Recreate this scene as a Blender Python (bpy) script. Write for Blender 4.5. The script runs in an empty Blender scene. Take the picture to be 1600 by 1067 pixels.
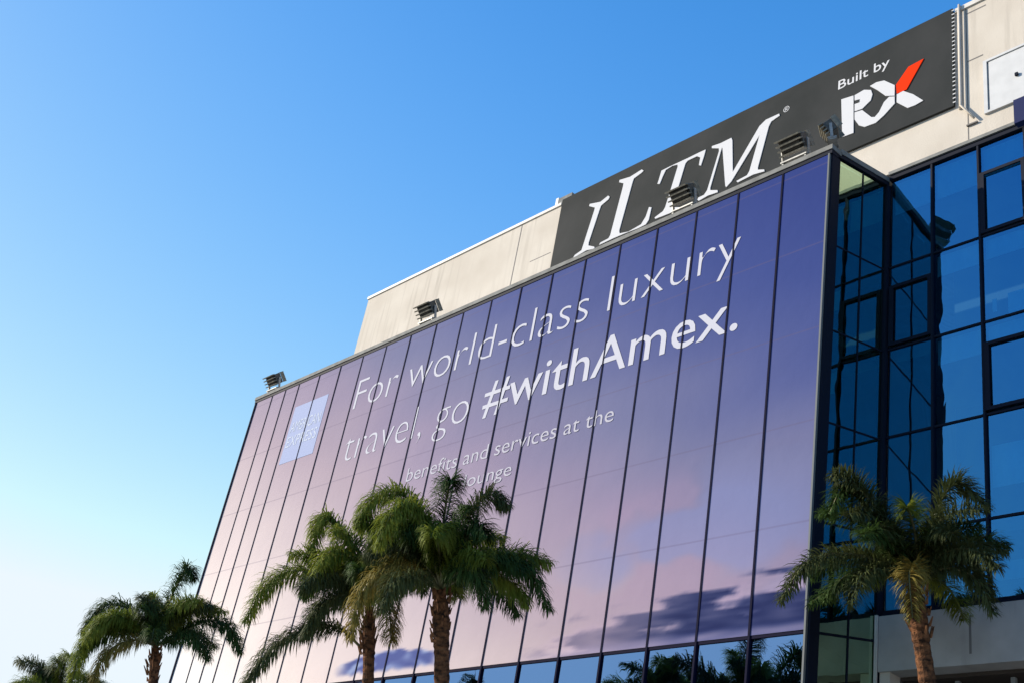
import bpy, math, random
from mathutils import Vector, Matrix, noise
scene = bpy.context.scene
rnd = random.Random(11)
R = math.radians

# ---------------------------------------------------------------- camera
PITCH, YAW = R(20.655), R(-47.893)
cam_d = bpy.data.cameras.new('camera'); cam = bpy.data.objects.new('camera', cam_d)
scene.collection.objects.link(cam); scene.camera = cam
cam.location = (0, 0, 1.6)
cam.rotation_euler = (math.pi/2 + PITCH, 0, -YAW)
cam_d.sensor_width = 36; cam_d.lens = 1868.9/1600*36
cam_d.clip_end = 3000
# ---------------------------------------------------------------- sky and sun
SUN_EL = R(31); SUN_AZ = math.atan2(-.87, -.495)
world = bpy.data.worlds.new('World'); scene.world = world; world.use_nodes = True
wn = world.node_tree.nodes; wl = world.node_tree.links
sky = wn.new('ShaderNodeTexSky'); sky.sky_type = 'NISHITA'; sky.sun_disc = False
sky.sun_elevation = SUN_EL; sky.sun_rotation = SUN_AZ
sky.air_density = 0.7; sky.dust_density = 0.3; sky.ozone_density = 1.0; sky.altitude = 0
# the camera's colour response to the sky: gain and contrast per channel
def wmath(op, a, b=None, c=None):
    n = wn.new('ShaderNodeMath'); n.operation = op
    for i, v in enumerate((a, b, c)):
        if v is None: continue
        if isinstance(v, (int, float)): n.inputs[i].default_value = v
        else: wl.new(v, n.inputs[i])
    return n.outputs[0]
ws = wn.new('ShaderNodeSeparateColor'); wl.new(sky.outputs[0], ws.inputs[0])
wo = wn.new('ShaderNodeCombineColor')
SKY_FIT = [(-.532, .253, .274, .24), (-.171, .647, .324, 1.8), (-.651, -.527, -.107, -.405)]   # log-log curve, upper limit
ch = []
for i, (c2, c1, c0, top) in enumerate(SKY_FIT):
    x = wmath('MINIMUM', wmath('LOGARITHM', wmath('MULTIPLY', ws.outputs[i], .15), math.e), top)
    y = wmath('MULTIPLY_ADD', wmath('MULTIPLY_ADD', x, c2, c1), x, c0)
    ch.append(wmath('MULTIPLY', wmath('EXPONENT', y), 4.249))
# near the horizon the haze bleaches to a cool white rather than yellow
g_ = wmath('MINIMUM', ch[1], 3.98); wl.new(g_, wo.inputs[1]); wl.new(wmath('MINIMUM', ch[0], wmath('MULTIPLY', g_, .90)), wo.inputs[0])
wl.new(wmath('MAXIMUM', ch[2], wmath('MULTIPLY', g_, 1.08)), wo.inputs[2])
wl.new(wo.outputs[0], wn['Background'].inputs[0])
wn['Background'].inputs[1].default_value = .15
sd = bpy.data.lights.new('sun', 'SUN'); sd.energy = 4.35; sd.angle = R(.53); sd.color = (1, .90, .76)
sun = bpy.data.objects.new('sun', sd); scene.collection.objects.link(sun)
sv = Vector((math.sin(SUN_AZ)*math.cos(SUN_EL), math.cos(SUN_AZ)*math.cos(SUN_EL), math.sin(SUN_EL)))
sun.rotation_euler = sv.to_track_quat('Z', 'Y').to_euler(); sun.location = sv*60
scene.view_settings.view_transform = 'Standard'; scene.view_settings.look = 'None'
scene.view_settings.exposure = 0.65; scene.view_settings.gamma = 1
scene.cycles.max_bounces = 10; scene.cycles.transparent_max_bounces = 24

# ---------------------------------------------------------------- helpers
TILT = R(13.16); CT, ST = math.cos(TILT), math.sin(TILT)
D1, D2 = 20.0, 22.649                      # the two parallel back-leaning facade planes
def W(d, u, y, s):                         # plane offset, along, inward, up the slope -> world
    return Vector((u, d + y*CT + s*ST, -y*ST + s*CT))
col = scene.collection
def tag(o, label=None, cat=None, group=None, kind=None):
    for k, v in (('label', label), ('category', cat), ('group', group), ('kind', kind)):
        if v: o[k] = v
    return o
def empty(name, loc, label, cat, group=None, rot=None):
    o = bpy.data.objects.new(name, None); col.objects.link(o); o.location = loc
    if rot: o.rotation_euler = rot
    o.empty_display_size = .3
    bpy.context.view_layer.update()
    return tag(o, label, cat, group)
class MB:
    def __init__(s): s.v = []; s.f = []; s.m = []
    def add(s, vs, fs, m=0):
        n = len(s.v); s.v += [Vector(v) for v in vs]
        for f in fs: s.f.append([n+i for i in f]); s.m.append(m)
        return s
    def hexa(s, p, m=0):                   # 8 points: bottom ring, top ring
        return s.add(p, [(3,2,1,0),(4,5,6,7),(0,1,5,4),(1,2,6,5),(2,3,7,6),(3,0,4,7)], m)
    def fbox(s, d, u0, u1, y0, y1, s0, s1, m=0):
        return s.hexa([W(d,u0,y0,s0),W(d,u1,y0,s0),W(d,u1,y1,s0),W(d,u0,y1,s0),W(d,u0,y0,s1),W(d,u1,y0,s1),W(d,u1,y1,s1),W(d,u0,y1,s1)], m)
    def box(s, x0, x1, y0, y1, z0, z1, m=0, M=None):
        p = [Vector(q) for q in ((x0,y0,z0),(x1,y0,z0),(x1,y1,z0),(x0,y1,z0),(x0,y0,z1),(x1,y0,z1),(x1,y1,z1),(x0,y1,z1))]
        if M: p = [M @ q for q in p]
        return s.hexa(p, m)
    def tube(s, pts, rad, n=8, m=0, cap=True):
        pts = [Vector(p) for p in pts]; base = len(s.v); k = len(pts)
        for i, p in enumerate(pts):
            t = (pts[min(i+1,k-1)] - pts[max(i-1,0)]).normalized()
            a = t.cross(Vector((0,0,1)))
            if a.length < .05: a = t.cross(Vector((0,1,0)))
            a.normalize(); b = t.cross(a); r = rad[i] if isinstance(rad, (list, tuple)) else rad
            for j in range(n):
                th = 2*math.pi*j/n; s.v.append(p + a*math.cos(th)*r + b*math.sin(th)*r)
        for i in range(k-1):
            for j in range(n):
                s.f.append([base+i*n+j, base+i*n+(j+1)%n, base+(i+1)*n+(j+1)%n, base+(i+1)*n+j]); s.m.append(m)
        if cap:
            s.f.append([base+j for j in range(n)][::-1]); s.m.append(m)
            s.f.append([base+(k-1)*n+j for j in range(n)]); s.m.append(m)
        return s
    def build(s, name, mats, parent=None, label=None, smooth=False, bevel=0):
        inv = parent.matrix_world.inverted() if parent else Matrix()
        if parent and parent.parent: inv = (parent.parent.matrix_world).inverted() # parts sit at their parent's origin
        me = bpy.data.meshes.new(name); me.from_pydata([tuple(inv @ v) for v in s.v], [], s.f)
        for m in (mats if isinstance(mats, (list, tuple)) else [mats]): me.materials.append(m)
        me.polygons.foreach_set('material_index', s.m)
        if smooth: me.polygons.foreach_set('use_smooth', [True]*len(s.f))
        me.update(); o = bpy.data.objects.new(name, me); col.objects.link(o)
        if parent: o.parent = parent
        if bevel:
            b = o.modifiers.new('bevel', 'BEVEL'); b.width = bevel; b.segments = 2; b.limit_method = 'ANGLE'
        if label: o['label'] = label
        return o
def extrude_poly(mb, pts, d, y0, y1, m=0, holes=()):
    # flat letter outline in facade coordinates given real thickness
    from mathutils.geometry import tessellate_polygon
    loops = [list(pts)] + [list(h) for h in holes]
    allp = [p for l in loops for p in l]
    tris = tessellate_polygon([[Vector((a, b, 0)) for a, b in l] for l in loops])
    n = len(allp)
    vs = [W(d, a, y0, b) for a, b in allp] + [W(d, a, y1, b) for a, b in allp]
    fs = [tuple(t) for t in tris]
    off = 0
    for l in loops:
        k = len(l)
        for i in range(k): fs.append((off+i, off+(i+1)%k, n+off+(i+1)%k, n+off+i))
        off += k
    mb.add(vs, fs, m)

def mat(name, base=(.5,.5,.5), rough=.6, metal=0, spec=.5):
    m = bpy.data.materials.new(name); m.use_nodes = True
    b = m.node_tree.nodes['Principled BSDF']
    b.inputs['Base Color'].default_value = (*base, 1); b.inputs['Roughness'].default_value = rough
    b.inputs['Metallic'].default_value = metal; b.inputs['Specular IOR Level'].default_value = spec
    return m
def noisy(m, c1, c2, scale=3, detail=6, lo=.35, hi=.65, bump=0, bscale=None, stretch=None, coord='Object', rough_var=0):
    nt = m.node_tree; N, L = nt.nodes, nt.links; b = N['Principled BSDF']
    tc = N.new('ShaderNodeTexCoord'); mp = N.new('ShaderNodeMapping'); L.new(tc.outputs[coord], mp.inputs[0])
    if stretch: mp.inputs['Scale'].default_value = stretch
    nz = N.new('ShaderNodeTexNoise'); nz.inputs['Scale'].default_value = scale; nz.inputs['Detail'].default_value = detail
    L.new(mp.outputs[0], nz.inputs['Vector'])
    cr = N.new('ShaderNodeValToRGB'); cr.color_ramp.elements[0].position = lo; cr.color_ramp.elements[1].position = hi
    cr.color_ramp.elements[0].color = (*c1, 1); cr.color_ramp.elements[1].color = (*c2, 1)
    L.new(nz.outputs['Fac'], cr.inputs[0]); L.new(cr.outputs[0], b.inputs['Base Color'])
    if bump:
        n2 = N.new('ShaderNodeTexNoise'); n2.inputs['Scale'].default_value = bscale or scale*6; n2.inputs['Detail'].default_value = 8
        L.new(mp.outputs[0], n2.inputs['Vector'])
        bp = N.new('ShaderNodeBump'); bp.inputs['Strength'].default_value = bump; bp.inputs['Distance'].default_value = .03
        L.new(n2.outputs['Fac'], bp.inputs['Height']); L.new(bp.outputs[0], b.inputs['Normal'])
    return m

def stain(m, c, amt):
    # rain streaks: noise drawn out down the slope, over patches of old repair
    nt = m.node_tree; N, L = nt.nodes, nt.links; b = N['Principled BSDF']; src = b.inputs['Base Color'].links[0].from_socket
    tc = N.new('ShaderNodeTexCoord'); mp = N.new('ShaderNodeMapping'); mp.inputs['Scale'].default_value = (3.2, .3, .16); L.new(tc.outputs['Object'], mp.inputs[0])
    n1 = N.new('ShaderNodeTexNoise'); n1.inputs['Scale'].default_value = 1.6; n1.inputs['Detail'].default_value = 7; L.new(mp.outputs[0], n1.inputs['Vector'])
    n2 = N.new('ShaderNodeTexNoise'); n2.inputs['Scale'].default_value = .35; n2.inputs['Detail'].default_value = 4; L.new(tc.outputs['Object'], n2.inputs['Vector'])
    r1 = N.new('ShaderNodeMapRange'); r1.inputs['From Min'].default_value = .5; r1.inputs['From Max'].default_value = .72; L.new(n1.outputs['Fac'], r1.inputs['Value'])
    r2 = N.new('ShaderNodeMapRange'); r2.inputs['From Min'].default_value = .4; r2.inputs['From Max'].default_value = .62; L.new(n2.outputs['Fac'], r2.inputs['Value'])
    mu = N.new('ShaderNodeMath'); mu.operation = 'MULTIPLY'; L.new(r1.outputs[0], mu.inputs[0]); L.new(r2.outputs[0], mu.inputs[1])
    m2 = N.new('ShaderNodeMath'); m2.operation = 'MULTIPLY'; m2.inputs[1].default_value = amt; L.new(mu.outputs[0], m2.inputs[0])
    mx = N.new('ShaderNodeMixRGB'); mx.inputs[2].default_value = (*c, 1); L.new(m2.outputs[0], mx.inputs[0]); L.new(src, mx.inputs[1]); L.new(mx.outputs[0], b.inputs['Base Color'])

M = {}
M['concrete'] = noisy(mat('render_concrete', rough=.9, spec=.1), (.53,.475,.40), (.62,.565,.485), .7, 8, .3, .7, .25, 30)
stain(M['concrete'], (.33,.29,.24), .55)
M['concrete_grey'] = noisy(mat('grey_concrete', rough=.85, spec=.2), (.36,.345,.32), (.46,.445,.42), 1.6, 8, .3, .72, .25, 20)
stain(M['concrete_grey'], (.20,.19,.175), .6)
M['joint'] = mat('joint_filler', (.16,.15,.14), .9)
M['coping'] = noisy(mat('pale_coping', rough=.6), (.52,.49,.44), (.62,.59,.54), 2)
M['cap'] = noisy(mat('grey_metal_cap', rough=.8, spec=.1), (.17,.17,.16), (.25,.25,.235), 3)
M['dark'] = mat('dark_anodised', (.008,.011,.022), .7, 0, .12)
M['trim'] = mat('aluminium_trim', (.16,.17,.17), .75, 0, .1)
M['mullion'] = mat('navy_mullion', (.009,.009,.024), .8, 0, .05)
M['core'] = mat('interior_dark', (.09,.11,.12), .9)
M['slab'] = noisy(mat('interior_slab', rough=.9), (.30,.34,.34), (.40,.44,.44), 2)
M['blind'] = noisy(mat('roller_blind', rough=.8), (.66,.74,.74), (.78,.84,.82), 5, stretch=(1,1,.2))
M['sign'] = noisy(mat('charcoal_sign_vinyl', rough=.8, spec=.1), (.024,.027,.027), (.037,.039,.039), .5, 6, bump=.5, bscale=1.1)
M['white'] = mat('white_lettering', (.60,.60,.61), .8, 0, .1)
M['red'] = mat('red_lettering', (.75,.035,.003), .8, 0, .05)
M['whitepaint'] = noisy(mat('white_shutter_paint', rough=.5), (.52,.52,.51), (.58,.58,.57), 3)
M['blue_panel'] = mat('navy_panel', (.020,.026,.085), .7, 0, .1)
M['lamp_metal'] = noisy(mat('weathered_lamp_metal', rough=.5), (.045,.042,.035), (.085,.08,.065), 14)
M['lamp_fin'] = noisy(mat('lamp_fin_metal', rough=.5), (.13,.12,.09), (.24,.22,.165), 14)
M['lamp_grey'] = noisy(mat('galvanised_bracket', rough=.5, metal=.4), (.26,.26,.25), (.38,.38,.36), 10)
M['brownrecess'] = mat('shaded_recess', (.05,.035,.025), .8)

def glass_mat(name, trans, tint, f0, gain):
    m = bpy.data.materials.new(name); m.use_nodes = True; nt = m.node_tree; N, L = nt.nodes, nt.links
    N.remove(N['Principled BSDF']); out = N['Material Output']
    tr = N.new('ShaderNodeBsdfTransparent'); tr.inputs[0].default_value = (*trans, 1)
    gl = N.new('ShaderNodeBsdfGlossy'); gl.inputs[0].default_value = (*tint, 1); gl.inputs['Roughness'].default_value = .008
    tc = N.new('ShaderNodeTexCoord'); nz = N.new('ShaderNodeTexNoise'); nz.inputs['Scale'].default_value = .7; nz.inputs['Detail'].default_value = 2
    L.new(tc.outputs['Object'], nz.inputs['Vector'])
    bp = N.new('ShaderNodeBump'); bp.inputs['Strength'].default_value = .7; bp.inputs['Distance'].default_value = .02
    L.new(nz.outputs['Fac'], bp.inputs['Height']); L.new(bp.outputs[0], gl.inputs['Normal'])
    fr = N.new('ShaderNodeFresnel'); fr.inputs[0].default_value = 1.5
    ma = N.new('ShaderNodeMath'); ma.operation = 'MULTIPLY_ADD'; ma.inputs[1].default_value = gain; ma.inputs[2].default_value = f0; ma.use_clamp = True
    L.new(fr.outputs[0], ma.inputs[0])
    mx = N.new('ShaderNodeMixShader'); L.new(ma.outputs[0], mx.inputs[0]); L.new(tr.outputs[0], mx.inputs[1]); L.new(gl.outputs[0], mx.inputs[2])
    L.new(mx.outputs[0], out.inputs[0])
    return m
M['glass'] = glass_mat('blue_solar_glass', (.20,.50,.62), (.12,.55,1.0), .30, 1.25)
M['glass_low'] = glass_mat('pale_solar_glass', (.06,.15,.18), (.24,.46,.86), .52, 1.6)
M['glass_side'] = glass_mat('teal_solar_glass', (.18,.46,.42), (.62,.84,.57), .54, 1.4)

# ---------------------------------------------------------------- ground
g = MB().add([(-900,-900,0),(900,-900,0),(900,900,0),(-900,900,0)], [(0,1,2,3)])
tag(g.build('ground', noisy(mat('asphalt', rough=.9), (.045,.045,.047), (.065,.064,.062), 4, bump=.2)), kind='structure')
g = MB().box(-70, 30, 9, 40, .004, .14)
tag(g.build('pavement', noisy(mat('paving', rough=.9), (.26,.245,.22), (.34,.32,.29), 3, bump=.2)), kind='structure')

# ---------------------------------------------------------------- the building
UC = -14.40                                  # right-hand corner of the projecting glass box
US = [UC - 1.447*k for k in range(18)] + [-40.0, -41.0, -42.3]
SB = [0.14, 2.4, 4.8, 7.24, 9.66, 12.08, 14.5, 17.2]
hall = empty('convention_centre', (-14, D2, 0), 'large convention hall with leaning glass facade and cream concrete parapet', 'building')
ROOF_S = 22.45
UR = 6.0
# parapet slab, left end wall, roof, back and side walls
b = MB(); b.fbox(D2, -40.04, UR, 0, .45, 17.62, ROOF_S - .12)
b.build('wall', M['concrete'], hall)
b = MB()
zt = (ROOF_S-.12)*CT
def sl(d, y, z): return d + y + z*math.tan(TILT)     # world y of a leaning plane at height z
b.add([(-40.04, sl(D2,.47,0), .0), (-39.6, sl(D2,.47,0), .0), (-39.6, 48, .0), (-40.04, 48, .0),
       (-40.04, sl(D2,.47,zt), zt-.003), (-39.6, sl(D2,.47,zt), zt-.003), (-39.6, 48, zt-.003), (-40.04, 48, zt-.003)],
      [(3,2,1,0),(4,5,6,7),(0,1,5,4),(1,2,6,5),(2,3,7,6),(3,0,4,7)])
b.box(UR-.45, UR, 30, 48, 0, zt-.006); b.box(-39.6, UR-.45, 47.5, 48, 0, zt-.006)
b.build('rear_wall', M['concrete'], hall)
MB().box(-39.6, UR-.45, 28.6, 47.5, zt-1.0, zt-.7).build('roof', M['concrete_grey'], hall)
# coping along the parapet
b = MB(); b.fbox(D2, -40.08, -27.95, -.05, .5, ROOF_S-.12, ROOF_S); b.fbox(D2, -12.38, UR, -.05, .5, ROOF_S-.12, ROOF_S+.03); b.fbox(D2, -27.95, -12.38, 0, .5, ROOF_S-.12, ROOF_S-.01)
b.build('coping', M['coping'], hall)
# shallow joints between the precast slabs
for q in ((-30.12,-30.07,17.7,ROOF_S-.12), (-12.09,-12.06,17.7,ROOF_S-.12), (-12.05,-11.62,20.35,20.39), (-12.05,-11.5,22.1,22.14), (-29.2,-28.1,20.28,20.31)):
    MB().fbox(D2, q[0], q[1], -.004, .01, q[2], q[3]).build('wall_joint', M['joint'], hall)
# dark shadow-gap and grey ledge over the glazing: front box, return and right wing
RY = 2.58                                    # depth of the return, measured square to the glass
def rp(t, z, off=0):                         # a point on the return wall: t metres back from the front plane at height z
    return Vector((UC + off, D1 + t + z*math.tan(TILT), z))
RD = D2 - D1
b = MB(); b.fbox(D1, -42.4, UC+.06, -.03, .25, 17.2, 17.32); b.build('shadow_gap', M['dark'], hall)
z0, z1, z2 = 17.2*CT, 17.32*CT, 17.48*CT
b = MB()
def rbox(b, t0, t1, o0, o1, za, zb, m=0):
    b.hexa([rp(t0,za,o0), rp(t0,za,o1), rp(t1,za,o1), rp(t1,za,o0), rp(t0,zb,o0), rp(t0,zb,o1), rp(t1,zb,o1), rp(t1,zb,o0)], m)
rbox(b, .26, RD-.002, -.1, .06, z0, z1); b.fbox(D2, UC+.07, UR, -.05, .2, 17.36, 17.5)
b.build('shadow_gap', M['dark'], hall)
b = MB(); b.fbox(D1, -42.42, UC+.08, -.06, .35, 17.32, 17.46); b.build('ledge', M['cap'], hall)
b = MB(); rbox(b, .34, RD-.003, -.25, .08, z1, z2-.01); b.build('ledge', M['cap'], hall)
b = MB(); b.fbox(D2, UC+.081, UR, -.10, -.002, 17.5, 17.60); b.build('ledge', M['cap'], hall)
# flat roof of the glass box and its far end wall
b = MB(); b.hexa([W(D1,-42.3,.351,17.0), W(D1,UC-.26,.351,17.0), rp(RD-.004,17.0*CT,-.26), Vector((-42.3, rp(RD-.004,17*CT).y, 17.0*CT)),
                  W(D1,-42.3,.351,17.35), W(D1,UC-.26,.351,17.35), rp(RD-.004,17.35*CT,-.26), Vector((-42.3, rp(RD-.004,17.35*CT).y, 17.35*CT))])
b.build('roof', M['concrete_grey'], hall)
b = MB(); b.fbox(D1, -42.38, -42.30, .04, 3.0, .14, 17.19); b.fbox(D1, -42.38, -40.05, 3.0, 3.1, .14, 17.19); b.build('end_wall', M['trim'], hall)
# dark backing behind the banner and storeys inside
b = MB(); b.fbox(D1, -42.29, UC-.32, .30, .36, 4.82, 17.0); b.build('backing', M['core'], hall)
b = MB()
for u in (-18.1, -16.2, -24.6, -31.0): MB().fbox(D1, u, u+.28, .7, 1.0, .14, 4.59).build('interior_column', M['blind'], hall)
b.fbox(D1, -42.29, UC-.30, 2.3, 2.4, .14, 4.8); b.fbox(D1, -42.29, UC-.30, .12, 2.29, 4.6, 4.8); b.fbox(D1, -42.29, UC-.30, .12, 2.29, 2.3, 2.38)
b.fbox(D1, -42.29, UC-.35, 2.0, 2.08, 4.82, 17.0)
b.build('interior_wall', M['core'], hall)
# glazing under the banner, two rows
for r in (0, 1):
    for k in range(len(US)-1):
        a, c = sorted((US[k], US[k+1])); j = [rnd.uniform(-.004,.004) for _ in range(4)]
        s0, s1 = SB[r]+.035, SB[r+1]-.035
        b = MB().add([W(D1,a+.03,.03+j[0],s0), W(D1,c-.03,.03+j[1],s0), W(D1,c-.03,.03+j[2],s1), W(D1,a+.03,.03+j[3],s1)], [(0,1,2,3)])
        b.build('window_pane', M['glass_low'], hall)
for u in US[1:-1]:
    b = MB().fbox(D1, u-.027, u+.027, -.03, .12, .14, 17.199); b.build('mullion', M['mullion'], hall)
b = MB().fbox(D1, US[-1]-.0, US[-1]+.07, -.06, .12, .14, 17.198); b.build('mullion', M['mullion'], hall)
for r in (0, 1, 2): 
    b = MB().fbox(D1, -42.23, UC-.046, .0, .1, SB[r]-.03, SB[r]+.03); b.build('transom', M['mullion'], hall)
# corner post
b = MB().fbox(D1, UC-.045, UC+.0, -.05, .02, .14, 17.198); b.build('corner_trim', M['trim'], hall)
b = MB().fbox(D1, UC-.06, UC+.05, .022, .36, .14, 17.197); b.build('corner_post', M['dark'], hall)
# return wall: two bays of mirror glass
ts = [.38, 1.47, RD-.10]
for k in range(2):
    for r in range(7):
        j = [rnd.uniform(-.003,.003) for _ in range(4)]; za, zb = SB[r]*CT+.03, SB[r+1]*CT-.03
        b = MB().add([rp(ts[k]+.03,za,j[0]), rp(ts[k+1]-.03,za,j[1]), rp(ts[k+1]-.03,zb,j[2]), rp(ts[k]+.03,zb,j[3])], [(0,1,2,3)])
        b.build('window_pane', M['glass_side'], hall)
b = MB(); rbox(b, ts[1]-.02, ts[1]+.02, -.08, .02, .14, z0-.002); b.build('mullion', M['dark'], hall)
b = MB(); rbox(b, ts[2]+.0, RD+.09, -.12, .07, .14, z0-.002); b.build('corner_post', M['dark'], hall)
for r in range(1, 7):
    b = MB()
    for k in range(2): rbox(b, ts[k]+.021, ts[k+1]-.021 if k==0 else ts[k+1]-.001, -.06, .01, SB[r]*CT-.02, SB[r]*CT+.02)
    b.build('transom', M['dark'], hall)
# interior seen behind the return wall
b = MB()
for r in (3, 5): b.hexa([rp(.4,SB[r]*CT-.2,-1.9), rp(.4,SB[r]*CT-.2,-.15), rp(RD-.12,SB[r]*CT-.2,-.15), rp(RD-.12,SB[r]*CT-.2,-1.9),
                         rp(.4,SB[r]*CT+.2,-1.9), rp(.4,SB[r]*CT+.2,-.15), rp(RD-.12,SB[r]*CT+.2,-.15), rp(RD-.12,SB[r]*CT+.2,-1.9)])
b.build('floor_slab', M['slab'], hall)
# right wing: glazing bays
UW = [UC+.09, -13.10, -11.83, -10.62, -9.2, -7.75, -6.3, -4.85, -3.4]
SW = [5.45, 7.24, 9.72, 12.12, 14.55, 17.36]
openers = {(2,3):(.30,.98), (2,1):(.28,.98), (5,3):(.3,.98), (6,1):(.3,.98), (0,3):(.30,.98)}
blinds = {}
for k in range(len(UW)-1):
    for r in range(5):
        a, c = UW[k]+.03, UW[k+1]-.03; s0, s1 = SW[r]+.035, SW[r+1]-.035
        j = [rnd.uniform(-.004,.004) for _ in range(4)]
        b = MB().add([W(D2,a,.03+j[0],s0), W(D2,c,.03+j[1],s0), W(D2,c,.03+j[2],s1), W(D2,a,.03+j[3],s1)], [(0,1,2,3)])
        b.build('window_pane', M['glass'], hall)
for k, u in enumerate(UW[1:-1]):
    b = MB().fbox(D2, u-.025, u+.025, -.04, .12, 5.35, 17.36); b.build('mullion', M['dark'], hall)
for s_ in SW[:-1]:
    b = MB().fbox(D2, UW[0], UW[-1], .0, .09, s_-.026, s_+.026); b.build('transom', M['dark'], hall)
def opener(k, s0, s1):
    a, c = UW[k]+.03, UW[k+1]-.03; w = .085; b = MB()
    b.fbox(D2, a, a+w+.03, -.04, .0, s0, s1); b.fbox(D2, c-w, c, -.04, .0, s0, s1)
    b.fbox(D2, a+w+.03, c-w, -.04, .0, s0, s0+w); b.fbox(D2, a+w+.03, c-w, -.04, .0, s1-w, s1)
    b.build('opening_frame', M['dark'], hall)
opener(2, 14.6, 16.45); opener(2, 9.8, 11.55); opener(0, 12.2, 13.95); opener(5, 14.6, 16.45); opener(4, 9.8, 11.55)
# rooms inside: back wall, slabs, blinds
b = MB().fbox(D2, UW[0]-.0, UW[-1], 3.2, 3.3, 5.3, 17.4); b.build('interior_wall', M['core'], hall)
for s_ in (7.24, 12.12, 16.9):
    b = MB().fbox(D2, UW[0]+.05, UW[-1], .35, 3.19, s_-.2, s_+.15); b.build('floor_slab', M['slab'], hall)
def blind(k, s0, s1):
    b = MB().fbox(D2, UW[k]+.05, UW[k+1]-.05, .16, .175, s0, s1); b.build('roller_blind', M['blind'], hall)
for k, s0, s1 in ((0,16.3,17.3),(1,16.3,17.3),(2,16.4,17.3),(1,13.9,14.5),(2,13.95,14.5),(1,11.4,12.05),(2,11.6,12.05),(3,11.2,12.05),(3,16.2,17.3),
                  (4,16.4,17.3),(5,13.7,14.5),(2,8.0,9.0),(3,8.2,9.2),(2,5.9,6.3),(3,5.9,6.35),(6,11.4,12.05)): blind(k, s0, s1)
b = MB().fbox(D2, -11.30, -10.75, .2, .22, 12.25, 12.85).fbox(D2, -11.68, -11.58, .2, .22, 12.45, 12.8)  # two pale flat rectangles set behind the pane
b.build('pale_patch', mat('pale_flat', (.85,.9,.95), .7), hall, 'pale rectangles just behind the glass')
# beam under the right wing, dark undercroft with a column
b = MB().fbox(D2, UC+.10, UR, -.16, .3, 4.08, 5.30); b.build('concrete_beam', M['concrete_grey'], hall)
b = MB().fbox(D2, UC+.02, UC+.09, -.2, -.16, .14, 5.32); b.build('corner_trim', M['coping'], hall)
b = MB().fbox(D2, -12.21, -12.16, -.164, -.15, 4.3, 5.1); b.build('wall_joint', M['joint'], hall)
b = MB().fbox(D2, UC+.1, UR, -.05, .3, 5.302, 5.40); b.build('shadow_gap', M['dark'], hall)
b = MB().fbox(D2, UC+.11, -14.05, -.1, .3, .14, 4.079); b.build('column', M['concrete'], hall)
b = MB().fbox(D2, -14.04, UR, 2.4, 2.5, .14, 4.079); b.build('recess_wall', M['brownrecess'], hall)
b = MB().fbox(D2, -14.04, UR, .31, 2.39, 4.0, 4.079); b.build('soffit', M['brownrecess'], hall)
for u in (-12.9, -11.7, -10.5, -8.5): MB().fbox(D2, u, u+.09, .5, .6, .14, 3.99).build('recess_post', M['cap'], hall)
# navy panel, white service hatch, pipe and eyelet strip beside the sign
b = MB().fbox(D2, -10.70, -10.0, -.34, -.14, 17.3, 18.05); b.build('navy_panel', M['blue_panel'], hall)
fr = MB().fbox(D2, -11.60, -11.50, -.07, 0, 18.27, 20.07).fbox(D2, -11.5, -9.6, -.07, 0, 20.0, 20.07).fbox(D2, -11.5, -9.6, -.07, 0, 18.27, 18.34).fbox(D2, -9.70, -9.6, -.069, 0, 18.34, 20.0)
f = fr.build('service_hatch', M['whitepaint'], hall, 'white framed hatch in the parapet')
MB().fbox(D2, -11.46, -9.74, -.04, -.002, 18.35, 19.99).build('hatch_panel', M['whitepaint'], f)
MB().fbox(D2, -10.75, -10.67, -.10, -.051, 19.08, 19.17).build('handle', M['dark'], f)
b = MB(); b.tube([W(D2,-12.22,-.1,22.5), W(D2,-12.22,-.1,18.85), W(D2,-11.86,-.1,18.25)], .035, 8)
b.tube([W(D2,-12.28,-.03,22.4), W(D2,-12.28,-.03,18.8)], .035, 6)
b.build('pipe', M['concrete'], hall, smooth=True)
b = MB().fbox(D2, -12.1, -11.8, -.06, -.01, 18.12, 18.16); b.build('pipe_bracket', M['joint'], hall)

# roof fitting at the left end of the sign
v = empty('roof_vent', W(D2, -28.1, .2, ROOF_S), 'small white and grey vent standing on the roof edge left of the charcoal sign', 'vent')
MB().fbox(D2, -28.42, -28.28, .05, .2, ROOF_S+.002, ROOF_S+.42).build('vent_pipe', M['whitepaint'], v)
MB().fbox(D2, -28.2, -27.5, .0, .3, ROOF_S+.002, ROOF_S+.30).build('vent_box', M['cap'], v)

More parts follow.
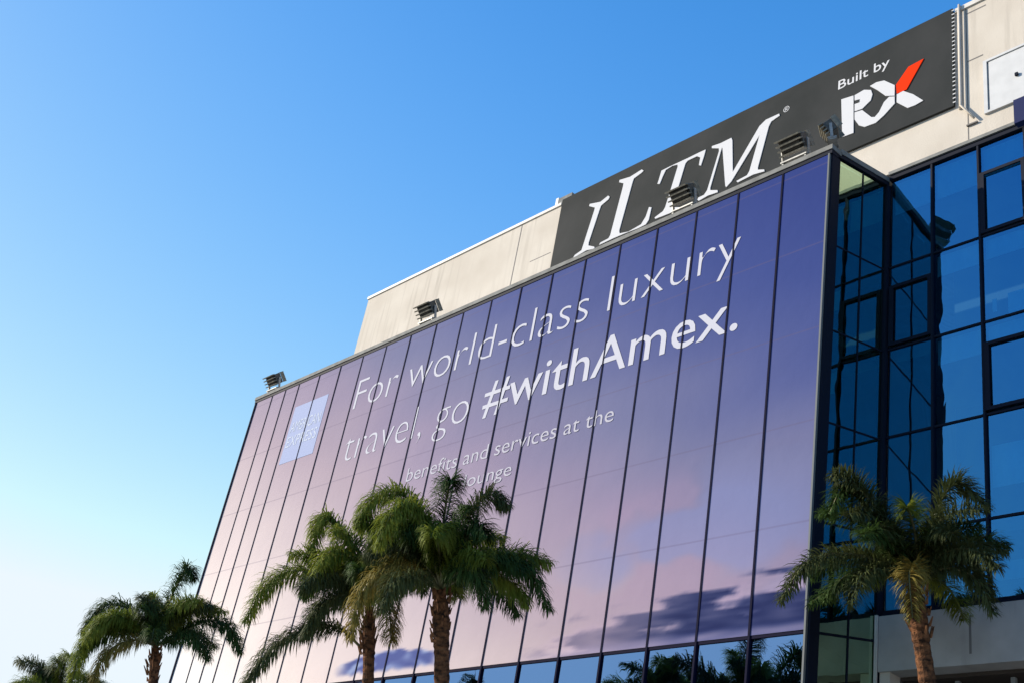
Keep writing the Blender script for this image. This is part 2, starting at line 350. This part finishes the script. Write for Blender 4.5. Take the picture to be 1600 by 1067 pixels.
# ---------------------------------------------------------------- the charcoal sign on the parapet
sign = empty('wall_sign', W(D2, -20, -.06, 18.96), 'long charcoal roof sign with white italic letters and a white and red mark', 'sign')
b = MB(); n = 60
for i in range(n):
    a = -27.86 + (15.44)*i/n; c = -27.86 + 15.44*(i+1)/n
    b.fbox(D2, a, c, -.09, -.02, 18.96, 22.50)
b.v = [v_.copy() for v_ in b.v]; b.build('sign_board', M['sign'], sign)
b = MB()
for i in range(24):
    s_ = 19.05 + i*.145; b.fbox(D2, -12.44, -12.36, -.10, -.092, s_, s_+.035)
b.build('lacing', M['whitepaint'], sign)
GL = {
'I':[(-26.67,19.46),(-26.61,19.55),(-26.3,19.63),(-26.26,19.81),(-25.98,21.21),(-25.97,21.33),(-26.29,21.53),(-26.28,21.62),(-25.73,21.48),(-25.38,21.6),(-25.29,21.51),(-25.33,21.42),(-25.66,21.29),(-25.7,21.16),(-25.99,19.84),(-25.98,19.71),(-25.67,19.54),(-25.63,19.45),(-26.04,19.53),(-26.48,19.47)],
'L':[(-25.43,19.52),(-25.39,19.6),(-25.02,19.63),(-24.95,19.73),(-24.69,21.7),(-24.69,21.84),(-24.92,21.98),(-24.92,22.08),(-24.41,21.99),(-23.88,22.07),(-23.78,21.97),(-23.89,21.91),(-24.2,21.83),(-24.24,21.71),(-24.54,19.76),(-24.5,19.63),(-24.08,19.54),(-23.53,19.61),(-23.36,19.86),(-23.27,20.21),(-23.15,20.15),(-23.2,19.66),(-23.31,19.52),(-23.65,19.5),(-24.22,19.53),(-24.72,19.54)],
'T':[(-23.03,21.07),(-23.0,21.17),(-22.92,21.58),(-22.52,21.59),(-21.78,21.58),(-21.26,21.59),(-21.03,21.58),(-21.07,21.34),(-21.16,20.98),(-21.25,21.04),(-21.23,21.35),(-21.38,21.47),(-21.77,21.47),(-21.86,21.39),(-22.2,19.75),(-21.89,19.62),(-21.86,19.53),(-22.58,19.56),(-22.91,19.58),(-22.94,19.65),(-22.6,19.76),(-22.52,19.89),(-22.19,21.41),(-22.21,21.51),(-22.45,21.56),(-22.72,21.52),(-22.82,21.3),(-22.92,21.02)],
'M':[(-21.14,19.6),(-21.11,19.67),(-20.88,19.68),(-20.77,19.82),(-20.45,21.24),(-20.47,21.36),(-20.77,21.51),(-20.78,21.6),(-20.42,21.55),(-19.99,21.56),(-19.94,21.44),(-19.79,20.09),(-18.89,21.49),(-18.66,21.63),(-18.16,21.62),(-18.13,21.53),(-18.44,21.45),(-18.52,21.3),(-18.81,19.82),(-18.8,19.73),(-18.56,19.63),(-18.54,19.55),(-18.96,19.62),(-19.55,19.58),(-19.61,19.66),(-19.21,19.7),(-19.13,19.82),(-18.85,21.12),(-19.81,19.73),(-20.0,19.59),(-20.04,19.68),(-20.32,21.31),(-20.35,21.32),(-20.65,19.86),(-20.64,19.76),(-20.34,19.63),(-20.32,19.54),(-20.71,19.58),(-21.08,19.53)],
'stem':[(-15.92,21.01),(-15.51,20.94),(-15.46,19.52),(-15.83,19.55)],
'bowl':[(-15.47,20.93),(-15.16,20.97),(-14.93,20.84),(-14.88,20.65),(-14.93,20.45),(-15.2,20.28),(-15.45,20.31)],
'hole':[(-15.46,20.72),(-15.29,20.68),(-15.3,20.57),(-15.46,20.59)],
'leg':[(-15.45,20.27),(-15.2,20.23),(-14.89,19.81),(-14.78,19.76),(-14.65,19.87),(-14.5,20.16),(-14.34,20.27),(-14.17,20.19),(-14.16,19.93),(-14.49,19.67),(-14.75,19.53),(-15.1,19.56),(-15.29,19.71),(-15.44,20.0)],
'ul':[(-14.97,21.01),(-14.76,21.04),(-14.51,20.97),(-14.17,20.61),(-14.17,20.22),(-14.45,20.36),(-14.72,20.72)],
'lr':[(-14.1,20.23),(-13.9,20.25),(-13.59,19.96),(-13.29,19.58),(-13.53,19.54),(-13.76,19.56),(-14.1,19.94)],
'red':[(-14.13,20.60),(-13.75,21.06),(-13.28,21.10),(-13.80,20.25),(-14.1,20.26)],
}
for ch in 'ILTM':
    b = MB(); extrude_poly(b, GL[ch], D2, -.115, -.0905); b.build('letter', M['white'], sign)
b = MB()
extrude_poly(b, GL['stem'], D2, -.115, -.0905); extrude_poly(b, GL['bowl'], D2, -.115, -.0905, holes=()); extrude_poly(b, GL['leg'], D2, -.115, -.0905)
extrude_poly(b, GL['ul'], D2, -.115, -.0905); extrude_poly(b, GL['lr'], D2, -.115, -.0905)
emb = b.build('emblem', M['white'], sign)
b = MB(); extrude_poly(b, GL['hole'], D2, -.119, -.1155); b.build('emblem_counter', M['sign'], emb)
b = MB(); extrude_poly(b, GL['red'], D2, -.115, -.0905); b.build('emblem_stroke', M['red'], emb, 'red upper right stroke')

def text_mesh(s, thin=0.0, spacing=1.0, res=4):
    cu = bpy.data.curves.new('t', 'FONT'); cu.body = s; cu.offset = thin; cu.space_character = spacing; cu.resolution_u = res
    o = bpy.data.objects.new('t', cu); col.objects.link(o); bpy.context.view_layer.update()
    dg = bpy.context.evaluated_depsgraph_get(); me = o.evaluated_get(dg).to_mesh()
    vs = [v.co.copy() for v in me.vertices]; fs = [tuple(p.vertices) for p in me.polygons]
    o.evaluated_get(dg).to_mesh_clear(); bpy.data.objects.remove(o); bpy.data.curves.remove(cu)
    return vs, fs
def put_text(s, d, u0, u1, base, height, y, name, m, parent, thin=0, ref=None, spacing=1.0):
    # width fits u0..u1; 'ref' is the string whose height (baseline to its top) maps to 'height'
    vs, fs = text_mesh(s, thin, spacing); rv, _ = text_mesh(ref or s, thin)
    x0 = min(v.x for v in vs); x1 = max(v.x for v in vs); h = max(v.y for v in rv)
    # one mesh per word: split where the gap between glyphs is as wide as a space
    iv = sorted((min(vs[i].x for i in f), max(vs[i].x for i in f), f) for f in fs)
    groups = [[]]; hi = None
    for a, c, f in iv:
        if hi is not None and a - hi > .2: groups.append([])
        groups[-1].append(f); hi = c if hi is None else max(hi, c)
    for g in groups:
        ids = sorted({i for f in g for i in f}); mp = {i: k for k, i in enumerate(ids)}
        MB().add([W(d, u0 + (vs[i].x-x0)/(x1-x0)*(u1-u0), y, base + vs[i].y/h*height) for i in ids], [[mp[i] for i in f] for f in g]).build(name, m, parent)
put_text('Built by', D2, -16.06, -14.36, 21.47, .34, -.094, 'lettering', M['white'], sign, .006, 'l')
put_text('®', D2, -18.02, -17.80, 21.58, .22, -.094, 'lettering', M['white'], sign, .0)

# ---------------------------------------------------------------- the printed banner on the glass
ban = empty('facade_banner', W(D1, -42.3, 0, 4.8), 'huge violet and pink printed banner with white slogan covering the front glazing', 'banner', rot=(-TILT, 0, 0))
RAMP = [(0,(42,62,132)),(.13,(56,74,140)),(.25,(84,94,148)),(.35,(116,118,156)),(.46,(148,136,164)),(.58,(180,162,176)),(.72,(214,197,199)),(.86,(244,228,222)),(1.0,(255,252,246))]  # print tones; the pale left end also has sky glare mixed in
def lin(c): return [ (x/255/12.92 if x/255 <= .04045 else ((x/255+.055)/1.055)**2.4) for x in c]
def ramp(t):
    t = max(0, min(1, t))
    for (a, ca), (b_, cb) in zip(RAMP, RAMP[1:]):
        if t <= b_: k = (t-a)/(b_-a); return [x+(y-x)*k for x, y in zip(ca, cb)]
    return list(RAMP[-1][1])
def sm(a, b_, x):
    t = max(0, min(1, (x-a)/(b_-a))); return t*t*(3-2*t)
def mixc(c, d, k): return [x+(y-x)*k for x, y in zip(c, d)]
def print_glare_colour(u, s):
    t = .54*(-15-u)/27 + .50*(17-s)/12.2 + .03*noise.noise(Vector((u*.25, s*.7, 0)))
    c = ramp(t)
    # pale blue swirls low on the right
    n1 = noise.fractal(Vector((u*.28, s*.45, 5.1)), 1.0, 2.0, 4)
    w = math.exp(-((u+17.6)/3.2)**2 - ((s-7.4)/1.3)**2)
    c = mixc(c, (128,142,196), min(.42, w*sm(.0,.45,n1+.12)*.8))
    c = mixc(c, (170,142,170), min(.30, w*sm(.0,.45,-n1+.12)))
    # long low cloud bank at the bottom right
    n2 = noise.fractal(Vector((u*.5, s*3.4, 1.7)), 1.0, 2.1, 6)
    top = 5.25 + .45*sm(-22.5,-17,u) + .2*sm(-17.5,-14.5,u)
    k = sm(-.38, .30, (top - s)*1.3 + n2*1.1 - .10) * sm(-23.2, -21.6, u + n2)
    k *= .72 + .28*sm(-21, -17, u)
    dark = mixc((98,94,128), (18,34,88), sm(-21, -17.0, u))
    edge = (205,180,205)
    k2 = sm(-.55, -.1, (top - s)*1.4 + n2*.55 - .12) * sm(-23.2, -21.6, u + n2)
    c = mixc(c, edge, .35*k2*(1-k)); c = mixc(c, dark, k*(.90+.35*noise.noise(Vector((u*1.1, s*7, 4)))))
    if s < 5.15: c = mixc(c, (200,185,215), .45*sm(5.15,4.85,s)*sm(-24,-20,u))
    # island silhouette at the bottom left
    h = 5.62 - .10*((u+28.8)/1.5)**2 + .08*noise.noise(Vector((u*2.1,0,3)))
    if -32 < u < -26.2:
        k = sm(-.03, .06, h - s) * sm(4.95, 5.12, s + .1*noise.noise(Vector((u*3, 1, 0))))*sm(-31.6,-30.6,u)*sm(-26.3,-26.9,u)
        c = mixc(c, mixc((150,165,205), (75,88,150), sm(-.3,.3,noise.noise(Vector((u*1.5,s*4,9)))+.15)), k)
    return c
pm = mat('banner_print', rough=.75, spec=.08)
nt = pm.node_tree; N, L = nt.nodes, nt.links
at = N.new('ShaderNodeAttribute'); at.attribute_name = 'ink'; tc = N.new('ShaderNodeTexCoord')
sx = N.new('ShaderNodeSeparateXYZ'); L.new(tc.outputs['Object'], sx.inputs[0])
md = N.new('ShaderNodeMath'); md.operation = 'MODULO'; md.inputs[1].default_value = 2.43
ad = N.new('ShaderNodeMath'); ad.operation = 'ADD'; ad.inputs[1].default_value = .02
L.new(sx.outputs['Z'], ad.inputs[0]); L.new(ad.outputs[0], md.inputs[0])
lt = N.new('ShaderNodeMath'); lt.operation = 'LESS_THAN'; lt.inputs[1].default_value = .045; L.new(md.outputs[0], lt.inputs[0])
mm = N.new('ShaderNodeMath'); mm.operation = 'MULTIPLY'; mm.inputs[1].default_value = .28; L.new(lt.outputs[0], mm.inputs[0])
mx = N.new('ShaderNodeMixRGB'); mx.inputs[2].default_value = (.10,.08,.14,1); L.new(mm.outputs[0], mx.inputs[0]); L.new(at.outputs['Color'], mx.inputs[1])
L.new(mx.outputs[0], N['Principled BSDF'].inputs['Base Color'])
nz = N.new('ShaderNodeTexNoise'); nz.inputs['Scale'].default_value = 1.3; nz.inputs['Detail'].default_value = 4; L.new(tc.outputs['Object'], nz.inputs['Vector'])
bp = N.new('ShaderNodeBump'); bp.inputs['Strength'].default_value = .5; bp.inputs['Distance'].default_value = .03
L.new(nz.outputs['Fac'], bp.inputs['Height']); L.new(bp.outputs[0], N['Principled BSDF'].inputs['Normal'])
M['print'] = pm
INK = .75
for k in range(len(US)-1):
    a, c = sorted((US[k], US[k+1])); a += .026; c -= .026
    if k == 0: c = UC - .045
    nu = max(2, round((c-a)/.09)); ns = 150; s0, s1 = 4.84, 17.195
    j = [rnd.uniform(-.004,.004) for _ in range(4)]; vs = []; cols = []; batch = rnd.uniform(.965,1.03)
    for jj in range(ns+1):
        q = (jj/ns)**1.25; s_ = s0 + (s1-s0)*q
        for ii in range(nu+1):
            p = ii/nu; u = a + (c-a)*p
            y = -.012 + (j[0]*(1-p)+j[1]*p)*(1-q) + (j[2]*(1-p)+j[3]*p)*q
            vs.append(W(D1, u, y, s_)); cols += [x*INK*batch for x in lin(print_glare_colour(u, s_))] + [1]
    fs = [(r*(nu+1)+i, r*(nu+1)+i+1, (r+1)*(nu+1)+i+1, (r+1)*(nu+1)+i) for r in range(ns) for i in range(nu)]
    o = MB().add(vs, fs).build('banner_strip', M['print'], ban, smooth=True)
    ca = o.data.color_attributes.new('ink', 'FLOAT_COLOR', 'POINT'); ca.data.foreach_set('color', cols)
ink = mat('white_print', (.50,.50,.56), .75, 0, .1)
put_text('For world-class luxury', D1, -34.44, -17.07, 14.88, 1.22, -.024, 'lettering', ink, ban, -.018, 'l')
put_text('travel, go', D1, -34.24, -27.45, 12.75, 1.22, -.024, 'lettering', ink, ban, -.020, 'l')
put_text('#withAmex.', D1, -26.75, -16.92, 12.78, 1.22, -.024, 'lettering', ink, ban, .002, 'h')
small_ink = mat('small_white_print', (.43,.42,.48), .75, 0, .1)
put_text('benefits and services at the', D1, -30.0, -20.9, 11.18, .48, -.024, 'lettering', small_ink, ban, -.004, 'l')
put_text('lounge', D1, -26.9, -24.78, 10.38, .42, -.024, 'lettering', small_ink, ban, -.004, 'l')
b = MB(); b.fbox(D1, -38.78, -36.47, -.020, -.016, 13.62, 16.10)
lg = b.build('logo_square', mat('pale_blue_print', (.31,.36,.54), .75, 0, .1), ban, 'pale blue square with two lines of white capitals')
put_text('AMERICAN', D1, -38.65, -36.6, 14.95, .46, -.026, 'lettering', mat('faded_print', (.47,.52,.62), .75, 0, .1), lg, .0)
put_text('EXPRESS', D1, -38.65, -36.6, 14.3, .46, -.026, 'lettering', mat('faded_print', (.47,.52,.62), .75, 0, .1), lg, .0)

# ---------------------------------------------------------------- floodlights on the ledge
def floodlight(u, s, d, yaw, label, scale=1.0, pitch=0):
    base = W(d, u, .12, s)
    e = empty('floodlight', base, label, 'floodlight', 'floodlights along the ledge of the glass box')
    Mx = Matrix.Translation(base) @ Matrix.Rotation(yaw, 4, 'Z') @ Matrix.Scale(scale, 4)
    # base tray with two feet and a yoke
    b = MB(); b.box(-.45,.45,-.16,.16,.05,.09, M=Mx); b.box(-.42,-.36,-.14,.14,0,.05, M=Mx); b.box(.36,.42,-.14,.14,0,.05, M=Mx)
    b.build('base_tray', M['lamp_grey'], e)
    b = MB(); b.box(-.47,-.44,-.05,.05,.09,.62, M=Mx); b.box(.44,.47,-.05,.05,.09,.62, M=Mx); b.box(-.44,.44,-.05,.05,.092,.12, M=Mx)
    b.build('yoke', M['lamp_grey'], e)
    Mh = Mx @ Matrix.Translation((0,0,.58)) @ Matrix.Rotation(R(28+pitch), 4, 'X')
    b = MB(); b.box(-.40,.40,-.20,.14,-.24,.24, M=Mh); b.box(-.30,.30,-.28,-.20,-.16,.16, M=Mh)
    h = b.build('housing', M['lamp_metal'], e, bevel=.02)
    b = MB()
    for z in (-.21,-.06,.09,.24): b.box(-.43,.43,-.36,-.201,z-.022,z+.022, M=Mh)
    b.build('cooling_fin', M['lamp_fin'], h)
    b = MB(); b.box(-.42,.42,.14,.36,.245,.262, M=Mh); b.box(-.42,-.405,.14,.34,-.24,.244, M=Mh); b.box(.405,.42,.14,.34,-.24,.244, M=Mh)
    b.build('visor', M['lamp_fin'], h)
    b = MB(); b.box(-.36,.36,.141,.15,-.20,.20, M=Mh); b.build('lens', mat('lamp_lens', (.25,.27,.28), .15), h)
    return e
floodlight(-41.30, 17.56, D1, R(0), 'leftmost floodlight on the ledge, seen against open sky', .85)
floodlight(-31.1, 17.56, D1, R(0), 'floodlight on the ledge before the bare cream wall left of the charcoal sign', .9)
floodlight(-19.35, 17.56, D1, R(0), 'floodlight on the ledge overlapping the third big letter of the charcoal sign', .9)
floodlight(-15.55, 17.56, D1, R(0), 'floodlight on the ledge just right of the last big letter, next to the corner lamp', .9)
floodlight(-14.42, 17.60, D1, R(-62), 'small floodlight turned sideways on the box corner below the white and red mark', .72)

# ---------------------------------------------------------------- palms
def leaf_mat(name, c1, c2, tr):
    m = bpy.data.materials.new(name); m.use_nodes = True; nt = m.node_tree; N, L = nt.nodes, nt.links
    b = N['Principled BSDF']; b.inputs['Roughness'].default_value = .6; b.inputs['Specular IOR Level'].default_value = .15
    tc = N.new('ShaderNodeTexCoord'); nz = N.new('ShaderNodeTexNoise'); nz.inputs['Scale'].default_value = 2.2; nz.inputs['Detail'].default_value = 5
    L.new(tc.outputs['Object'], nz.inputs['Vector'])
    cr = N.new('ShaderNodeValToRGB'); cr.color_ramp.elements[0].position = .32; cr.color_ramp.elements[1].position = .68
    cr.color_ramp.elements[0].color = (*c1,1); cr.color_ramp.elements[1].color = (*c2,1)
    L.new(nz.outputs['Fac'], cr.inputs[0]); L.new(cr.outputs[0], b.inputs['Base Color'])
    t = N.new('ShaderNodeBsdfTranslucent'); L.new(cr.outputs[0], t.inputs[0])
    mx = N.new('ShaderNodeMixShader'); mx.inputs[0].default_value = tr
    L.new(b.outputs[0], mx.inputs[1]); L.new(t.outputs[0], mx.inputs[2]); L.new(mx.outputs[0], N['Material Output'].inputs[0])
    return m
LEAF = [leaf_mat('palm_leaf_deep', (.022,.048,.012), (.066,.115,.026), .32),
        leaf_mat('palm_leaf_fresh_sunlit', (.10,.145,.018), (.24,.27,.04), .40),  # fresh green with sunlit highlights worked into the tone
        leaf_mat('palm_leaf_gold', (.17,.15,.03), (.32,.24,.06), .30),
        leaf_mat('palm_leaf_olive', (.045,.060,.020), (.10,.115,.04), .25)]
M['rachis'] = mat('palm_rachis', (.13,.13,.05), .5)
M['bark'] = noisy(mat('palm_bark', rough=.9, spec=.15), (.026,.014,.009), (.20,.088,.040), 7, 8, .35, .65, .9, 26, stretch=(1,1,1.6))
M['boot'] = noisy(mat('palm_leaf_base', rough=.9, spec=.15), (.06,.026,.014), (.26,.12,.055), 9)
CR = Vector((math.cos(-YAW), math.sin(-YAW), 0)); CF = Vector((-math.sin(-YAW), math.cos(-YAW), 0)); UP = Vector((0,0,1))

def frond(crown, ctrl, parent, lm, rng, dens=125, ll=.5, plume=1.0, droop=1.0):
    # ctrl: points (right, up, away) in metres from the crown; smooth curve through them
    P = [crown + CR*a + UP*b + CF*c for a, b, c in ctrl]
    for p_ in P:                            # keep fronds clear of the glass they grow beside
        if p_.x > UC-.1: p_.y = min(p_.y, D2 + p_.z*math.tan(TILT) - .5)
        if p_.x < UC+.5: p_.y = min(p_.y, D1 + p_.z*math.tan(TILT) - .4)
    def cr_(p0,p1,p2,p3,t): return ((p1*2)+(p2-p0)*t+(p0*2-p1*5+p2*4-p3)*t*t+(p1*3-p0-p2*3+p3)*t*t*t)*.5
    ext = [P[0]*2-P[1]] + P + [P[-1]*2-P[-2]]; pts = []
    for i in range(len(P)-1):
        for k in range(8): pts.append(cr_(ext[i],ext[i+1],ext[i+2],ext[i+3],k/8))
    pts.append(P[-1]); n = len(pts)
    b = MB(); b.tube(pts, [.030*(1-i/n)**.7+.006 for i in range(n)], 5, 1)
    length = sum((pts[i+1]-pts[i]).length for i in range(n-1)); cnt = int(dens*length)
    for i in range(cnt):
        q = .14 + .86*i/cnt; x = q*(n-1); i0 = min(int(x), n-2); fr = x-i0
        p = pts[i0].lerp(pts[i0+1], fr); t = (pts[i0+1]-pts[i0]).normalized()
        side = t.cross(UP)
        if side.length < .15: side = t.cross(CF)
        side.normalize(); nrm = side.cross(t).normalized()
        env = min(1, (q-.10)*5)*(1-.55*max(0,(q-.7)/.3)**1.5)
        for sg in (-1, 1):
            a = rng.uniform(-1.0,1.1)*plume; l = ll*env*rng.uniform(.75,1.15)
            d = (side*sg*math.cos(a) + nrm*math.sin(a) + t*rng.uniform(.35,.85)).normalized()
            w = rng.uniform(.008,.015); ax = d.cross(UP)
            if ax.length < .1: ax = side
            ax = (ax.normalized() + UP*rng.uniform(-.5,.5)).normalized()
            p1 = p + d*l*.42; d2 = (d + Vector((0,0,-droop))*rng.uniform(.2,1.1)).normalized()
            p2 = p1 + d2*l*.33; d3 = (d2 + Vector((0,0,-droop))*rng.uniform(.4,1.7)).normalized(); p3 = p2 + d3*l*.33
            b.add([p-ax*w*.6, p+ax*w*.6, p1+ax*w, p1-ax*w, p2+ax*w*.8, p2-ax*w*.8, p3], [(0,1,2,3),(3,2,4,5),(5,4,6)], 0)
    return b.build('frond', [LEAF[lm], M['rachis']], parent)

def auto(az, e0, length, droop, n=6):
    # control points of an arching frond from azimuth, start elevation, length and droop
    out = [(0,0,0)]; x = z = 0; k = length/n
    for i in range(n):
        e = e0 - droop*((i+.6)/n)**1.25
        x += math.cos(e)*k; z += math.sin(e)*k; out.append((x*math.cos(az), z, x*math.sin(az)))
    return out

def palm(base, K, height, r0, label, named, nfill, seed, ll=.5, flen=2.5, lean=(0,0), gold=.12, droop=1.0, mix=(0,0,1,1,3)):
    rng = random.Random(seed)
    e = empty('palm_tree', base, label, 'palm tree', 'palm trees in front of the glass hall')
    base = Vector(base); crown = base + UP*height + CR*lean[0] + CF*lean[1]
    # trunk: ringed, flared below the crown, ragged with old leaf bases
    b = MB(); n = 90; pts = []; rad = []
    for i in range(n+1):
        q = i/n; p = base.lerp(crown, q) + CR*.05*math.sin(q*5+seed) + CF*.04*math.cos(q*4)
        pts.append(p); rr = r0*(1.12-.22*q + .12*max(0,1-q*8)); rr *= 1+.05*rng.uniform(-1,1)
        if q > .78: rr *= 1+.16*math.sin((q-.78)/.22*math.pi)+.06*rng.uniform(-1,1)
        if q > .96: rr *= .8
        rad.append(rr)
    b.tube(pts, rad, 14); tk = b.build('trunk', M['bark'], e, smooth=False)
    b = MB()
    for i in range(46):
        q = rng.uniform(.80,.985); p = base.lerp(crown, q); a = rng.uniform(0, 2*math.pi)
        o = CR*math.cos(a)+CF*math.sin(a); tgt = CR*-math.sin(a)+CF*math.cos(a); l = rng.uniform(.10,.26); w = rng.uniform(.03,.06)
        s0 = p + o*r0*.85; tip = s0 + o*l*rng.uniform(.25,.6) + UP*l
        b.add([s0-tgt*w, s0+tgt*w, s0+o*.06, tip-tgt*w*.4, tip+tgt*w*.4, tip+o*.02], [(0,1,4,3),(1,2,5,4),(2,0,3,5),(3,4,5),(2,1,0)])
    b.build('leaf_base', M['boot'], e)
    for ctrl, lm in named: frond(crown, [tuple(K*x for x in q) for q in ctrl], e, lm, rng, ll=ll, droop=droop)
    for i in range(nfill):
        az = 2*math.pi*(i/nfill)*1.0 + rng.uniform(-.35,.35)
        e0 = R(rng.choice((82,72,64,55,45,36))) + rng.uniform(-.1,.1)
        lm = 2 if (e0 < .6 and rng.random() < gold*2) else rng.choice(mix)
        frond(crown, auto(az, e0, flen*rng.uniform(.8,1.1), R(rng.uniform(74,108))), e, lm, rng, ll=ll, droop=droop)
    return e

def cam_pt(right, dist_up, dist):           # convenience in plan: distance along the view azimuth and to the right of it
    return CF*dist + CR*right
def place(right, fwd): v = CR*right + CF*fwd; return (v.x, v.y, .14)
palm(place(-1.49, 25.53), 1.08, 5.47, .165, 'thickest-trunked palm in front of the middle of the printed banner', [
    ([(0,0,0),(.5,.3,-.1),(1.1,.52,-.2),(1.7,.38,-.2),(2.1,-.4,-.1)], 0),
    ([(0,0,0),(.2,.8,.2),(.55,1.6,.3),(.95,1.98,.3),(1.28,1.75,.3)], 3),
    ([(0,0,0),(0,.9,-.3),(.08,1.6,-.5),(.16,2.0,-.7),(.25,1.9,-.9)], 0),
    ([(0,0,0),(-.15,.9,0),(-.55,1.65,0),(-1.0,1.95,-.1),(-1.45,1.7,-.2),(-1.65,1.2,-.3)], 1),
    ([(0,0,0),(-.3,.8,.4),(-.8,1.4,.6),(-1.3,1.35,.7),(-1.6,.7,.8)], 1),
    ([(0,0,0),(-.25,.9,-.6),(-.6,1.4,-1.0),(-.9,1.2,-1.3),(-1.1,.6,-1.4)], 1),
    ([(0,0,0),(-.5,.38,-.3),(-1.1,.32,-.5),(-1.5,-.2,-.6),(-1.66,-1.0,-.7)], 2),
    ([(0,0,0),(.35,.7,-.5),(.7,1.1,-.8),(.9,.8,-1.1)], 0),
    ([(0,0,0),(-.4,.1,-.8),(-.8,0,-1.2),(-1.0,-.6,-1.4)], 3),
    ([(0,0,0),(.3,.2,-.7),(.7,.15,-1.1),(.9,-.5,-1.2)], 0)], 22, 5)
palm(place(-3.25, 27.59), 1.08, 5.41, .135, 'slimmer palm left of the thickest one, with a long low frond', [
    ([(0,0,0),(-.4,1.1,0),(-.85,1.78,0),(-1.1,1.82,-.1),(-1.3,1.15,-.1)], 1),
    ([(0,0,0),(-.5,.5,-.2),(-1.4,.72,-.3),(-2.1,.5,-.2),(-2.6,-.3,0)], 1),
    ([(-.1,-.85,0),(-.6,-.45,-.2),(-1.2,-.48,-.4),(-1.9,-.9,-.5),(-2.4,-1.6,-.5)], 3),
    ([(0,0,0),(.3,.8,.3),(.7,1.0,.5),(1.1,.4,.6)], 0),
    ([(0,0,0),(.1,1.1,.2),(-.1,1.7,.4),(-.4,1.9,.6)], 1),
    ([(0,0,0),(-.3,.8,-.6),(-.7,1.0,-1.0),(-1.0,.4,-1.2)], 1),
    ([(0,0,0),(-.4,.2,-.5),(-.9,-.1,-.7),(-1.2,-.7,-.8)], 3),
    ([(0,0,0),(-.6,.7,.3),(-1.1,.9,.5),(-1.5,.3,.6)], 0),
    ([(0,0,0),(.4,.3,-.4),(.5,-.2,-.6),(.55,-.8,-.7)], 2)], 18, 17, flen=2.2)
palm(place(-9.99, 34.38), 1.06, 5.31, .13, 'palm with one upright plume left of the building edge, seen against pale sky', [
    ([(0,0,0),(.2,1.0,0),(.45,1.7,0),(.68,2.02,-.1),(.88,1.75,-.2)], 0),
    ([(0,0,0),(-.1,.9,0),(-.2,1.25,0),(-.38,1.1,-.1)], 1),
    ([(0,0,0),(-.5,.7,0),(-1.0,1.05,0),(-1.6,1.0,0),(-2.0,.35,0)], 0),
    ([(0,0,0),(-.7,.4,-.3),(-1.45,.4,-.5),(-1.75,-.2,-.6),(-1.85,-1.1,-.7)], 1),
    ([(0,0,0),(.7,.38,0),(1.4,.66,0),(1.95,.45,0),(2.25,-.15,0)], 0),
    ([(0,0,0),(.6,.1,-.4),(1.2,.15,-.6),(1.6,-.4,-.7)], 0),
    ([(0,0,0),(-.4,.1,-.5),(-1.0,-.2,-.7),(-1.3,-1.0,-.8)], 2),
    ([(0,0,0),(-.5,.6,-.5),(-1.1,.6,-.8),(-1.5,0,-1.0)], 1)], 16, 23, flen=2.2)
palm(place(-14.40, 39.38), 1.00, 4.15, .13, 'farthest palm at the left, only its top fronds rising into the photo', [
    ([(0,0,0),(-.6,.55,0),(-1.2,.45,0),(-1.7,0,0)], 3),
    ([(0,0,0),(.5,.75,0),(1.1,.6,0),(1.5,0,0)], 1),
    ([(0,0,0),(-.1,.8,0),(-.4,.9,0),(-.8,.6,0)], 3)], 9, 31, flen=2.0)
palm(place(7.85, 23.42), 1.00, 5.23, .165, 'palm in front of the grey concrete beam and the blue mirror glass', [
    ([(0,0,0),(.3,.9,-.2),(.65,1.7,-.3),(1.05,1.95,-.3),(1.5,1.45,-.3)], 3),
    ([(0,0,0),(-.55,.8,-.3),(-1.0,1.5,-.5),(-1.42,1.72,-.6),(-1.75,1.25,-.7)], 0),
    ([(0,0,0),(-.7,.4,-.3),(-1.5,.55,-.4),(-2.2,.35,-.4),(-2.75,-.35,-.4)], 3),
    ([(0,0,0),(-.7,1.2,-.6),(-1.2,1.8,-.8),(-1.65,2.0,-.9)], 3),
    ([(0,0,0),(-.1,.8,-.6),(-.3,1.25,-1.0),(-.5,1.2,-1.5)], 1),
    ([(0,0,0),(.6,.4,-.2),(1.05,.4,-.3),(1.3,-.25,-.4)], 3),
    ([(0,0,0),(-.2,.2,-.7),(-.5,0,-1.2),(-.6,-.8,-1.4)], 2),
    ([(0,0,0),(-.6,.2,-.5),(-1.2,.1,-.8),(-1.6,-.5,-1.0)], 3),
    ([(0,0,0),(.3,.2,-.7),(.7,0,-1.1),(.9,-.7,-1.3)], 3)], 19, 44, flen=2.3, gold=.2, ll=.42, droop=.45, mix=(0,0,3,3,1))  # olive-heavy mix puts this palm's shade into its leaf colour
